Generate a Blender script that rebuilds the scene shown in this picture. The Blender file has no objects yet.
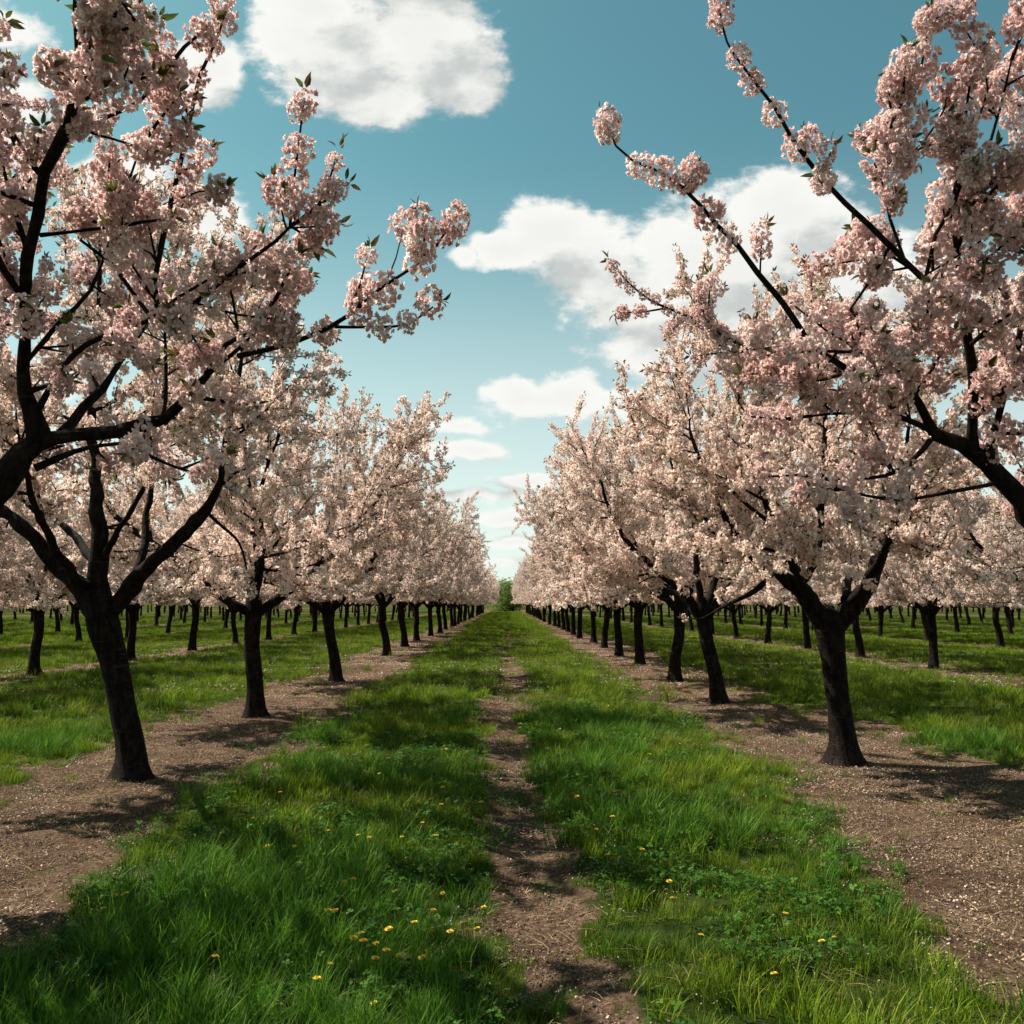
import bpy, math, random
import numpy as np
from mathutils import Vector, Euler

R = math.radians
scene = bpy.context.scene
rs = np.random.RandomState(7)

# ------------------------------------------------------------------ camera
F = 900.0; CAMZ = 1.6
cam_d = bpy.data.cameras.new('camera'); cam = bpy.data.objects.new('camera', cam_d)
scene.collection.objects.link(cam); scene.camera = cam
cam_d.sensor_width = 36.0; cam_d.lens = 36.0 * F / 1024.0
cam_d.clip_start = 0.05; cam_d.clip_end = 5000
PITCH = math.atan(91 / F); YAW = math.atan(7 / F)
cam.location = (0, 0, CAMZ); cam.rotation_euler = (R(90) + PITCH, 0, -YAW)
_rot = cam.rotation_euler.to_matrix()

def P(px, py, Y):
    """point at real distance Y down the lane, read off the photograph"""
    d = _rot @ Vector(((px - 512) / F, (512 - py) / F, -1.0))
    s = Y / d.y
    return np.array([d.x * s, Y, CAMZ + d.z * s])

# ------------------------------------------------------------------ sky, sun
SUN_EL, SUN_AZ = 50.0, -66.0           # azimuth measured from +Y towards +X
sd = Vector((math.sin(R(SUN_AZ)) * math.cos(R(SUN_EL)), math.cos(R(SUN_AZ)) * math.cos(R(SUN_EL)), math.sin(R(SUN_EL))))
sun_d = bpy.data.lights.new('sun', 'SUN'); sun_d.energy = 5.0; sun_d.angle = R(0.5); sun_d.color = (1.0, 0.925, 0.81)
sun = bpy.data.objects.new('sun', sun_d); scene.collection.objects.link(sun)
sun.rotation_euler = sd.to_track_quat('Z', 'Y').to_euler()
sun.location = (-20, 10, 30)
vs = scene.view_settings
vs.view_transform = 'Standard'; vs.look = 'None'; vs.gamma = 1.0; vs.exposure = 1.05; vs.use_curve_mapping = False
cy = scene.cycles
cy.max_bounces = 6; cy.diffuse_bounces = 4; cy.glossy_bounces = 2; cy.transmission_bounces = 3; cy.transparent_max_bounces = 4
cy.use_denoising = True
cy.denoising_prefilter = 'ACCURATE'

world = bpy.data.worlds.new('World'); scene.world = world; world.use_nodes = True
wt = world.node_tree; wt.nodes.clear()

class NB:
    """small node builder"""
    def __init__(s, t): s.t = t
    def n(s, typ, **kw):
        nd = s.t.nodes.new(typ)
        for k, v in kw.items(): setattr(nd, k, v)
        return nd
    def put(s, sock, v):
        if isinstance(v, bpy.types.NodeSocket): s.t.links.new(v, sock)
        elif v is not None: sock.default_value = v
    def m(s, op, a, b=None, c=None, clamp=False):
        nd = s.n('ShaderNodeMath', operation=op, use_clamp=clamp)
        for i, v in enumerate((a, b, c)):
            if v is not None: s.put(nd.inputs[i], v)
        return nd.outputs[0]
    def vm(s, op, a, b=None):
        nd = s.n('ShaderNodeVectorMath', operation=op)
        s.put(nd.inputs[0], a)
        if b is not None: s.put(nd.inputs[1], b)
        return nd.outputs['Value'] if op in ('LENGTH', 'DOT_PRODUCT') else nd.outputs[0]
    def noise(s, vec, scale, detail=4, rough=.55, out='Fac', dist=0.0):
        nd = s.n('ShaderNodeTexNoise'); s.put(nd.inputs['Vector'], vec)
        nd.inputs['Scale'].default_value = scale; nd.inputs['Detail'].default_value = detail
        nd.inputs['Roughness'].default_value = rough; nd.inputs['Distortion'].default_value = dist
        return nd.outputs[out]
    def ramp(s, fac, lo, hi, a=0.0, b=1.0, smooth=True):
        nd = s.n('ShaderNodeMapRange', interpolation_type='SMOOTHSTEP' if smooth else 'LINEAR')
        s.put(nd.inputs[0], fac)
        for i, v in enumerate((lo, hi, a, b)): s.put(nd.inputs[i + 1], v)
        return nd.outputs[0]
    def mix(s, fac, a, b, blend='MIX'):
        nd = s.n('ShaderNodeMix', data_type='RGBA', blend_type=blend)
        s.put(nd.inputs[0], fac)
        s.put(nd.inputs[6], a if isinstance(a, bpy.types.NodeSocket) else (*a, 1)[:4])
        s.put(nd.inputs[7], b if isinstance(b, bpy.types.NodeSocket) else (*b, 1)[:4])
        return nd.outputs[2]

def uv_of(px, py):
    p = P(px, py, 1.0); return p[0], p[2] - CAMZ

# cumulus banks: direction-space ellipses (centre and radii in degrees-like slope units)
CLOUDS = [(330,50,84,66,1.05),(425,40,80,62,1.),(385,100,62,34,1.),(462,88,46,36,1.),(320,5,60,40,1.),(400,-40,120,60,1.),
          (505,250,48,22,.95),(548,236,56,42,1.05),(598,262,66,50,1.1),(635,298,80,44,1.1),(715,262,95,70,1.15),(785,215,86,56,1.1),(850,280,90,70,1.1),(760,320,100,50,1.),
          (525,399,50,22,.95),(570,394,42,28,.95),(640,402,60,22,.9),(700,430,60,26,.8),
          (470,450,46,13,.85),(410,452,40,12,.8),(528,483,48,11,.85),(512,519,50,9,.8),(512,542,36,7,.7),(470,500,44,9,.6),(540,512,40,7,.7),(495,560,34,6,.6),(530,500,30,8,.6),(455,425,40,9,.5),(470,255,26,14,.8),(680,345,90,36,1.),
          (200,75,50,50,.85),(205,215,50,36,.7),(15,115,42,60,.9),(0,30,60,26,.7),(120,180,60,40,.6),(-80,200,90,70,.9),
          (45,380,50,20,.7),(1110,160,90,60,.9),(1000,330,70,36,.6),(-330,160,150,60,1.),(1350,250,150,60,1.)]
g = bpy.data.node_groups.new('cloud_field', 'ShaderNodeTree')
g.interface.new_socket('P', in_out='INPUT', socket_type='NodeSocketVector')
g.interface.new_socket('F', in_out='OUTPUT', socket_type='NodeSocketFloat')
b = NB(g); gi = b.n('NodeGroupInput'); go = b.n('NodeGroupOutput')
w1 = b.noise(gi.outputs[0], 9.0, 3, .5, 'Color')
w1 = b.vm('MULTIPLY', b.vm('SUBTRACT', w1, (.5, .5, .5)), (.06, .04, 0))
pw = b.vm('ADD', gi.outputs[0], w1)
acc = None
for (cx, cyy, rx, ry, amp) in CLOUDS:
    u, v = uv_of(cx, cyy)
    q = b.vm('MULTIPLY', b.vm('SUBTRACT', pw, (u, v, 0)), (F / rx / 1.08, F / ry / 1.08, 0))
    f = b.m('MULTIPLY', b.m('SUBTRACT', 1.0, b.vm('LENGTH', q)), amp)
    acc = f if acc is None else b.m('SMOOTH_MAX', acc, f, .25)
sc_ = b.vm('MULTIPLY', gi.outputs[0], (1, 1.5, 1))
n1 = b.noise(sc_, 13.0, 7, .58); n2 = b.noise(sc_, 42.0, 5, .6)
f = b.m('ADD', acc, b.m('MULTIPLY', b.m('SUBTRACT', n1, .5), 1.3))
f = b.m('ADD', f, b.m('MULTIPLY', b.m('SUBTRACT', n2, .5), .55))
g.links.new(f, go.inputs[0])

b = NB(wt)
tc = b.n('ShaderNodeTexCoord')
sep = b.n('ShaderNodeSeparateXYZ'); wt.links.new(tc.outputs['Generated'], sep.inputs[0])
yy = b.m('MAXIMUM', b.m('ABSOLUTE', sep.outputs[1]), .08)
comb = b.n('ShaderNodeCombineXYZ')
wt.links.new(b.m('DIVIDE', sep.outputs[0], yy), comb.inputs[0]); wt.links.new(b.m('DIVIDE', sep.outputs[2], yy), comb.inputs[1])
pc = comb.outputs[0]
def cf(vec):
    nd = b.n('ShaderNodeGroup'); nd.node_tree = g; b.put(nd.inputs[0], vec); return nd.outputs[0]
F0 = cf(pc); F1 = cf(b.vm('ADD', pc, (-.035, .045, 0)))
cov = b.ramp(F0, -.04, .34)
lit = b.ramp(b.m('SUBTRACT', F0, F1), -.50, .30)  # sun-side brightness of the clouds, painted into the sky colour
body = b.ramp(F0, .1, 1.0)
lit = b.m('MULTIPLY', lit, b.m('SUBTRACT', 1.0, b.m('MULTIPLY', body, .22)), clamp=True)
sky = b.n('ShaderNodeTexSky', sky_type='NISHITA', sun_disc=False)
sky.sun_elevation = R(SUN_EL); sky.sun_rotation = R(SUN_AZ); sky.altitude = 200; sky.air_density = 1.0; sky.dust_density = 1.2; sky.ozone_density = 1.6
skyc = b.mix(1.0, sky.outputs[0], (.80, 1.32, .96), 'MULTIPLY')
# pale veil low over the horizon
low = b.ramp(sep.outputs[2], .0, .48, .74, 0.0)
skyc = b.mix(low, skyc, (9.6, 10.0, 9.8))
cloudc = b.mix(lit, (5.7, 6.0, 5.9), (9.4, 9.4, 9.0))
col = b.mix(b.m('MULTIPLY', cov, b.ramp(sep.outputs[2], .0, .06)), skyc, cloudc)
bg = b.n('ShaderNodeBackground'); bg.inputs[1].default_value = 0.05
wt.links.new(col, bg.inputs[0]); wo = b.n('ShaderNodeOutputWorld'); wt.links.new(bg.outputs[0], wo.inputs[0])

# ------------------------------------------------------------------ materials
def new_mat(name):
    m = bpy.data.materials.new(name); m.use_nodes = True; m.node_tree.nodes.clear(); return m, NB(m.node_tree)

def leafy(name, c0, c1, c2, trans, rough=.6, spec=.3, rand=.25, tcol=None, patch=None):
    """thin two-sided plant tissue: colour from a per-face tint, some light through"""
    m, b = new_mat(name)
    at = b.n('ShaderNodeAttribute', attribute_name='tint').outputs['Fac']
    oi = b.n('ShaderNodeObjectInfo').outputs['Random']
    c = b.mix(b.ramp(at, 0, .5, smooth=False), c0, c1); c = b.mix(b.ramp(at, .5, 1, smooth=False), c, c2)
    if patch:     # sward that yellows in patches a metre or two wide
        gp = b.n('ShaderNodeNewGeometry').outputs['Position']
        c = b.mix(b.m('MULTIPLY', b.ramp(b.noise(gp, .55, 4, .6), .50, .68), .75), c, patch)
        c = b.mix(b.m('MULTIPLY', b.ramp(b.noise(gp, 1.3, 3, .6), .50, .66), .55), c, (.018, .075, .012))
    hs = b.n('ShaderNodeHueSaturation'); b.put(hs.inputs['Color'], c)
    b.put(hs.inputs['Value'], b.ramp(oi, 0, 1, 1 - rand, 1 + rand, False))
    c = hs.outputs[0]
    pr = b.n('ShaderNodeBsdfPrincipled'); b.put(pr.inputs['Base Color'], c); pr.inputs['Roughness'].default_value = rough
    pr.inputs['Specular IOR Level'].default_value = spec
    tr = b.n('ShaderNodeBsdfTranslucent'); b.put(tr.inputs[0], b.mix(1.0, c, tcol or (1, 1, 1), 'MULTIPLY'))
    mx = b.n('ShaderNodeMixShader'); mx.inputs[0].default_value = trans
    m.node_tree.links.new(pr.outputs[0], mx.inputs[1]); m.node_tree.links.new(tr.outputs[0], mx.inputs[2])
    o = b.n('ShaderNodeOutputMaterial'); m.node_tree.links.new(mx.outputs[0], o.inputs[0]); return m

M_PETAL = leafy('petal', (.42, .21, .18), (.77, .59, .56), (.93, .85, .82), .47, .7, .15, .06, (1, .9, .88))
M_PETAL_FAR = leafy('petal_pale', (.20, .10, .05), (.75, .60, .53), (.94, .87, .82), .46, .7, .15, .08, (1, .9, .86))
M_LEAF = leafy('young_leaf', (.10, .045, .018), (.085, .085, .02), (.07, .12, .022), .35, .5, .2, .1)
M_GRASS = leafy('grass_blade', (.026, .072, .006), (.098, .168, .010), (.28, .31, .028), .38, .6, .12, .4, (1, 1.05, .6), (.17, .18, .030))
M_LUSH = leafy('long_grass_blade', (.018, .068, .008), (.052, .140, .013), (.16, .26, .030), .35, .6, .12, .35, (1, 1.05, .7))
M_CLOVER = leafy('clover_leaf', (.020, .065, .009), (.035, .10, .012), (.07, .15, .02), .3, .7, .08, .3)
M_DRY = leafy('dry_straw', (.22, .15, .08), (.34, .25, .13), (.45, .36, .2), .2, .7, .2, .3)
M_FALLEN = leafy('fallen_petal', (.24, .15, .11), (.50, .36, .30), (.78, .65, .60), .25, .7, .2, .25)
M_CHIP = leafy('soil_crumb', (.035, .021, .014), (.12, .076, .052), (.30, .215, .155), 0.0, .9, .15, .35)
M_YELLOW = leafy('dandelion_yellow', (.62, .40, .03), (.72, .52, .05), (.80, .62, .10), .3, .6, .2, .05)
M_STALK = leafy('flower_stalk', (.08, .14, .03), (.1, .18, .04), (.12, .2, .05), .1, .5, .3, .1)
M_BUSH = leafy('bush_leaf', (.10, .17, .03), (.17, .25, .05), (.26, .34, .08), .35, .6, .2, .1)

def bark_mat():
    m, b = new_mat('bark')
    tc = b.n('ShaderNodeTexCoord').outputs['Object']
    st = b.vm('MULTIPLY', tc, (1, 1, .35)); ring = b.vm('MULTIPLY', tc, (.35, .35, 2.2))
    n1 = b.noise(st, 22, 6, .65, dist=.4); n2 = b.noise(ring, 16, 4, .6); n3 = b.noise(tc, 3.0, 3)
    c = b.mix(b.ramp(n1, .38, .7), (.006, .0042, .0034), (.025, .017, .013))
    c = b.mix(b.m('MULTIPLY', b.ramp(n2, .58, .72), .5), c, (.055, .042, .035))
    c = b.mix(b.m('MULTIPLY', b.ramp(n3, .55, .75), .25), c, (.035, .035, .024))
    pr = b.n('ShaderNodeBsdfPrincipled'); b.put(pr.inputs['Base Color'], c); pr.inputs['Roughness'].default_value = .85
    pr.inputs['Specular IOR Level'].default_value = .06
    bp = b.n('ShaderNodeBump'); bp.inputs['Strength'].default_value = .9; bp.inputs['Distance'].default_value = .02
    b.put(bp.inputs['Height'], b.m('ADD', n1, b.m('MULTIPLY', n2, .6))); b.put(pr.inputs['Normal'], bp.outputs[0])
    o = b.n('ShaderNodeOutputMaterial'); m.node_tree.links.new(pr.outputs[0], o.inputs[0]); return m
M_BARK = bark_mat()

def ground_mat():
    m, b = new_mat('orchard_ground')
    tc = b.n('ShaderNodeTexCoord').outputs['Object']
    gr = b.n('ShaderNodeAttribute', attribute_name='grassy').outputs['Fac']
    nf = b.noise(tc, 38, 6, .7); nm = b.noise(tc, 6, 5, .6); nl = b.noise(tc, .9, 4, .55); nx = b.noise(tc, 120, 4, .7)
    soil = b.mix(b.ramp(nf, .36, .66), (.055, .033, .021), (.200, .132, .090))
    soil = b.mix(b.m('MULTIPLY', b.ramp(nx, .52, .66), .55), soil, (.33, .24, .17))
    soil = b.mix(b.m('MULTIPLY', b.ramp(nm, .48, .66), .7), soil, (.048, .030, .020))
    soil = b.mix(b.m('MULTIPLY', b.ramp(nl, .46, .62), .6), soil, (.060, .036, .024))
    sep = b.n('ShaderNodeSeparateXYZ'); b.put(sep.inputs[0], tc)
    gc = b.mix(b.ramp(nm, .3, .7), (.016, .030, .008), (.045, .065, .013))
    gc = b.mix(b.m('MULTIPLY', b.ramp(nf, .5, .75), .5), gc, (.08, .09, .025))
    gc = b.mix(b.m('MULTIPLY', b.ramp(nl, .52, .7), .3), gc, (.14, .14, .05))
    edge = b.m('ADD', gr, b.m('MULTIPLY', b.m('SUBTRACT', nm, .5), .9))
    edge = b.m('ADD', edge, b.m('MULTIPLY', b.m('SUBTRACT', nf, .5), .5))
    c = b.mix(b.ramp(edge, .35, .65), soil, gc)
    pr = b.n('ShaderNodeBsdfPrincipled'); b.put(pr.inputs['Base Color'], c); pr.inputs['Roughness'].default_value = .95
    pr.inputs['Specular IOR Level'].default_value = .0
    bp = b.n('ShaderNodeBump'); bp.inputs['Strength'].default_value = 1.0; bp.inputs['Distance'].default_value = .03
    b.put(bp.inputs['Height'], b.m('ADD', b.m('ADD', nf, b.m('MULTIPLY', nx, .4)), b.m('MULTIPLY', nm, 1.2)))
    b.put(pr.inputs['Normal'], bp.outputs[0])
    o = b.n('ShaderNodeOutputMaterial'); m.node_tree.links.new(pr.outputs[0], o.inputs[0]); return m
M_GROUND = ground_mat()

# ------------------------------------------------------------------ helpers
def mesh_np(name, V, quads=None, tris=None, tint=None, mat=None, smooth=False):
    me = bpy.data.meshes.new(name)
    V = np.asarray(V, np.float32); me.vertices.add(len(V)); me.vertices.foreach_set('co', V.ravel())
    parts = []; starts = []; tot = 0
    for a, k in ((quads, 4), (tris, 3)):
        if a is not None and len(a):
            a = np.asarray(a, np.int32); parts.append(a.ravel()); starts.append(tot + np.arange(len(a)) * k); tot += a.size
    L = np.concatenate(parts); S = np.concatenate(starts).astype(np.int32)
    me.loops.add(len(L)); me.loops.foreach_set('vertex_index', L)
    me.polygons.add(len(S)); me.polygons.foreach_set('loop_start', S)
    if smooth: me.polygons.foreach_set('use_smooth', np.ones(len(S), bool))
    me.update(calc_edges=True)
    if tint is not None:
        at = me.attributes.new('tint', 'FLOAT', 'FACE'); at.data.foreach_set('value', np.asarray(tint, np.float32))
    if mat: me.materials.append(mat)
    return me

def link(name, me, parent=None, coll=None):
    o = bpy.data.objects.new(name, me); (coll or scene.collection).objects.link(o)
    if parent is not None: o.parent = parent
    return o

def tag(o, label=None, cat=None, group=None, kind=None):
    for k, v in (('label', label), ('category', cat), ('group', group), ('kind', kind)):
        if v: o[k] = v
    return o

def vnoise(x, y, s=0):
    xi = np.floor(x); yi = np.floor(y); fx = x - xi; fy = y - yi
    fx = fx * fx * (3 - 2 * fx); fy = fy * fy * (3 - 2 * fy)
    def h(a, c): 
        v = np.sin(a * 127.1 + c * 311.7 + s * 74.7) * 43758.5453; return v - np.floor(v)
    return (h(xi, yi) * (1 - fx) + h(xi + 1, yi) * fx) * (1 - fy) + (h(xi, yi + 1) * (1 - fx) + h(xi + 1, yi + 1) * fx) * fy
def fbm(x, y, s=0, o=3):
    t = 0; a = .5; k = 0
    for i in range(o): t = t + a * vnoise(x * 2 ** i, y * 2 ** i, s + i); k += a; a *= .5
    return t / k
def sst(x, a, c):
    t = np.clip((x - a) / (c - a), 0, 1); return t * t * (3 - 2 * t)

ROWX = 3.5; GAP = 7.0
def grassy(x, y):
    """1 = closed sward, 0 = bare soil"""
    wob = (fbm(x * .9, y * .6, 3) - .5) * 1.9 + (fbm(x * 3, y * 2.4, 9) - .5) * 1.1
    ax = np.abs(x)
    inner = (ax < 7)
    s = np.abs(np.mod(ax - ROWX + 3.5, 7) - 3.5)
    hw = np.where(inner, 1.12, .80)
    # the near soil strips are a little wider towards the lane close to the camera
    near = sst(y, 7.5, 4.0) * .25
    hw = hw + np.where(inner & (ax < ROWX), near, 0)
    row = sst(s + wob * .6 + (fbm(x * 7, y * 6, 12) - .5) * .9, hw - .5, hw + .5)
    row = np.where(inner, row, np.maximum(row, .42 * sst(fbm(x * .8, y * .3, 21), .40, .56)))
    cx = .08 + .12 * np.sin(y * .35 + .6) + np.where(y < 6, (6 - y) * .03, 0)
    pw = .24 + (fbm(x * 0 + 2, y * .8, 5) - .5) * .25
    pth = sst(np.abs(x - cx) + (fbm(x * 5, y * 3, 15) - .5) * .62, pw - .24, pw + .28)
    fade = sst(y, 12, 40) * .38 + sst(fbm(x * .6, y * .7, 31), .42, .66) * sst(y, 4, 12) * .22
    pth = np.maximum(pth, np.clip(fade, 0, .8))
    corner = sst(np.hypot((x + 2.35) / .55, (y - 3.75) / .45) + (fbm(x * 4, y * 4, 33) - .5) * .8, 1.25, .6)
    return np.clip(np.maximum(row * pth, corner), 0, 1)
def hgt(x, y):
    s = np.abs(np.mod(np.abs(x) - ROWX + 3.5, 7) - 3.5)
    z = .05 * sst(s, .8, 1.8) - .05 * np.exp(-((x - .1) / .3) ** 2)
    z = z + (fbm(x * .35, y * .35, 40) - .5) * .12 + (fbm(x * 2.2, y * 2.2, 44) - .5) * .035 + (fbm(x * 9, y * 9, 47, 2) - .5) * .026 + (fbm(x * 4, y * 4, 51, 2) - .5) * .03
    return z * sst(y, 260, 150)

# ------------------------------------------------------------------ ground: one sheet to the horizon
def axis(segs):
    out = [segs[0][0]]
    for a, c, st in segs:
        n = max(1, int(round((c - a) / st))); out += list(a + (c - a) * (np.arange(n) + 1) / n)
    return np.array(out)
gx = axis([(-1500, -200, 130), (-200, -50, 10), (-50, -14, .8), (-14, -6, .12), (-6, 6, .045), (6, 14, .12), (14, 50, .8), (50, 200, 10), (200, 1500, 130)])
gy = axis([(-300, -20, 20), (-20, 1, 1.0), (1, 2.5, .1), (2.5, 12, .045), (12, 30, .14), (30, 80, .6), (80, 200, 3), (200, 3000, 140)])
GX, GY = np.meshgrid(gx, gy); GZ = hgt(GX, GY)
nx, ny = len(gx), len(gy)
idx = np.arange(nx * ny).reshape(ny, nx)
quads = np.stack([idx[:-1, :-1], idx[:-1, 1:], idx[1:, 1:], idx[1:, :-1]], -1).reshape(-1, 4)
me = mesh_np('ground', np.stack([GX, GY, GZ], -1).reshape(-1, 3), quads, mat=M_GROUND, smooth=True)
at = me.attributes.new('grassy', 'FLOAT', 'POINT'); at.data.foreach_set('value', grassy(GX, GY).ravel().astype(np.float32))
tag(link('ground', me), kind='structure')

# ------------------------------------------------------------------ blossom cluster templates
def norm(v): return v / (np.linalg.norm(v, axis=-1, keepdims=True) + 1e-9)
def rand_rot(n, r):
    q = norm(r.normal(size=(n, 4))); w, x, y, z = q.T
    return np.stack([1-2*(y*y+z*z), 2*(x*y-w*z), 2*(x*z+w*y), 2*(x*y+w*z), 1-2*(x*x+z*z), 2*(y*z-w*x), 2*(x*z-w*y), 2*(y*z+w*x), 1-2*(x*x+y*y)], -1).reshape(n, 3, 3)

def petals(centre, axis_, L, W, ntot, r, open_):
    """ring of petals round axis_: kite quads, cupped"""
    a = norm(axis_); t = norm(np.cross(a, r.normal(size=3))); s = np.cross(a, t); V = []
    for k in range(ntot):
        th = 2 * math.pi * (k * .382 + r.rand() * .08)
        o = norm(np.array([open_ * (1 + .35 * r.randn())])[0] * (t * math.cos(th) + s * math.sin(th)) + a * (.55 + .35 * r.rand()))
        side = norm(np.cross(o, a) + .35 * r.normal(size=3)) * W * (.8 + .4 * r.rand())
        l = L * (.75 + .5 * r.rand()); mid = centre + o * l * .55 + a * .1 * l
        V += [centre + o * .1 * l, mid - side * .55, centre + o * l + a * .12 * l * r.randn(), mid + side * .55]
    return V
def cluster_template(r, nfl, npet, Rc, L, W, open_):
    V = []; T = []
    for i in range(nfl):
        z = 1 - 2 * (i + .5) / nfl; th = 2.39996 * i + r.rand() * .5; q = math.sqrt(max(0, 1 - z * z))
        d = np.array([q * math.cos(th), q * math.sin(th), z]); d = norm(d + .25 * r.normal(size=3))
        V += petals(d * Rc * (.15 + .66 * r.rand() ** .42), d, L, W, npet, r, open_)
        base = .45 + .4 * r.rand()
        T += list(np.clip(base + (r.rand(npet) - .5) * .55, 0, 1))
    return np.array(V), np.array(T)
rt = np.random.RandomState(3)
TPL_HERO = [cluster_template(rt, 56, 8, .054, .0135, .0130, .72) for _ in range(6)]
TPL_NEAR = [cluster_template(rt, 9, 6, .046, .023, .022, 1.1) for _ in range(6)]
TPL_FAR = [cluster_template(rt, 8, 4, .044, .026, .028, 1.2) for _ in range(6)]

def blossom_mesh(name, pts, scl, tpls, r, mat):
    pts = np.asarray(pts); scl = np.asarray(scl); k = r.randint(0, len(tpls), len(pts)); Vs = []; Ts = []
    for i, (tv, tt) in enumerate(tpls):
        sel = np.where(k == i)[0]
        if not len(sel): continue
        Rm = rand_rot(len(sel), r); st = scl[sel][:, None, None] * (np.array([1, 1, 1.12]) * (1 + .07 * r.normal(size=(len(sel), 3))))[:, None, :]
        v = np.einsum('nij,mj->nmi', Rm, tv) * st + pts[sel][:, None, :]
        Vs.append(v.reshape(-1, 3)); Ts.append(np.clip(tt[None, :] + (r.rand(len(sel)) - .5)[:, None] * .4, 0, 1).ravel())
    V = np.concatenate(Vs); T = np.concatenate(Ts); Q = np.arange(len(V)).reshape(-1, 4)
    return mesh_np(name, V, Q, tint=T, mat=mat)

def leaf_mesh(name, spots, r, mat, L=.045, per=4):
    """sprays of small pointed leaves, folded along the midrib"""
    if not len(spots): spots = [(np.zeros(3), np.array([0, 0, 1.]))]
    C = np.repeat(np.array([s[0] for s in spots]), per, 0); D = np.repeat(np.array([s[1] for s in spots]), per, 0); n = len(C)
    o = norm(norm(D) * .8 + norm(r.normal(size=(n, 3))) + np.array([0, 0, .25])); side = norm(np.cross(o, r.normal(size=(n, 3)))); up = np.cross(side, o)
    l = (L * (.6 + .7 * r.rand(n)))[:, None]; w = l * .26
    C = C + o * .012
    w = l * .17; f = lambda t, k: C + o * l * t + side * w * k + up * w * abs(k) * .5 - up * l * .25 * t * t
    V = np.stack([f(0, 0), f(.3, 1), f(.65, .8), f(1, 0), f(.65, -.8), f(.3, -1), f(.5, 0)], 1).reshape(-1, 3); base = np.arange(n)[:, None] * 7
    Tt = np.concatenate([base + np.array([k, (k + 1) % 6, 6]) for k in range(6)])
    tint = np.tile(np.clip(r.rand(n), 0, 1), 6)
    return mesh_np(name, V, tris=Tt, tint=tint, mat=mat)

# ------------------------------------------------------------------ wood
def resample(pts, rad, step):
    pts = np.asarray(pts, float); rad = np.asarray(rad, float)
    # Catmull-Rom through the given points
    n = len(pts)
    if n > 2:
        out = []; ro = []
        for i in range(n - 1):
            p0 = pts[max(i - 1, 0)]; p1 = pts[i]; p2 = pts[i + 1]; p3 = pts[min(i + 2, n - 1)]
            m = max(1, int(np.linalg.norm(p2 - p1) / step))
            for j in range(m):
                t = j / m
                out.append(.5 * ((2 * p1) + (-p0 + p2) * t + (2 * p0 - 5 * p1 + 4 * p2 - p3) * t * t + (-p0 + 3 * p1 - 3 * p2 + p3) * t ** 3)); ro.append(rad[i] * (1 - t) + rad[i + 1] * t)
        out.append(pts[-1]); ro.append(rad[-1]); return np.array(out), np.array(ro)
    m = max(1, int(np.linalg.norm(pts[1] - pts[0]) / step)); t = np.linspace(0, 1, m + 1)[:, None]
    return pts[0] * (1 - t) + pts[1] * t, rad[0] * (1 - t[:, 0]) + rad[1] * t[:, 0]

class Wood:
    def __init__(s): s.V = []; s.Q = []; s.n = 0
    def tube(s, pts, rad, sides, r, rough=0.0, flare=False):
        pts = np.asarray(pts); n = len(pts)
        tn = norm(np.gradient(pts, axis=0)) if n > 1 else None
        ref = np.array([0.31, 0.95, 0.05]) if abs(tn[0][2]) > .6 else np.array([0, 0, 1.])
        a = norm(np.cross(tn, ref)); c = np.cross(tn, a)
        th = np.arange(sides) / sides * 2 * math.pi
        rr = np.asarray(rad)[:, None] * np.ones((n, sides))
        if rough: 
            ph = r.rand() * 10
            z = np.cumsum(np.r_[0, np.linalg.norm(np.diff(pts, axis=0), axis=1)])
            rr = rr * (1 + rough * (np.sin(3 * th[None, :] + z[:, None] * 2.3 + ph) * .5 + np.sin(5 * th[None, :] - z[:, None] * 4.1 + ph * 2) * .35 + (r.rand(n, sides) - .5) * .5))
            if flare:
                k = np.exp(-z / .12)[:, None]
                rr = rr * (1 + k * (.50 + .7 * np.maximum(0, np.sin(4 * th + ph))[None, :]))
        ring = pts[:, None, :] + rr[:, :, None] * (a[:, None, :] * np.cos(th)[None, :, None] + c[:, None, :] * np.sin(th)[None, :, None])
        V = ring.reshape(-1, 3); i = np.arange(n - 1)[:, None] * sides; j = np.arange(sides)[None, :]; j2 = (j + 1) % sides
        Q = np.stack([i + j, i + j2, i + sides + j2, i + sides + j], -1).reshape(-1, 4) + s.n
        s.V.append(V); s.Q.append(Q); s.n += len(V)
        # close the tip
        tip = pts[-1] + tn[-1] * rad[-1] * .6; s.V.append(tip[None, :]); top = s.n - sides
        jj = np.arange(sides); s.Q.append(np.stack([top + jj, top + (jj + 1) % sides, np.full(sides, s.n), np.full(sides, s.n)], -1)); s.n += 1
    def mesh(s, name):
        V = np.concatenate(s.V); Q = np.concatenate(s.Q)
        tri = Q[:, 2] == Q[:, 3]
        return mesh_np(name, V, Q[~tri], Q[tri][:, :3], mat=M_BARK, smooth=True)

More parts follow.
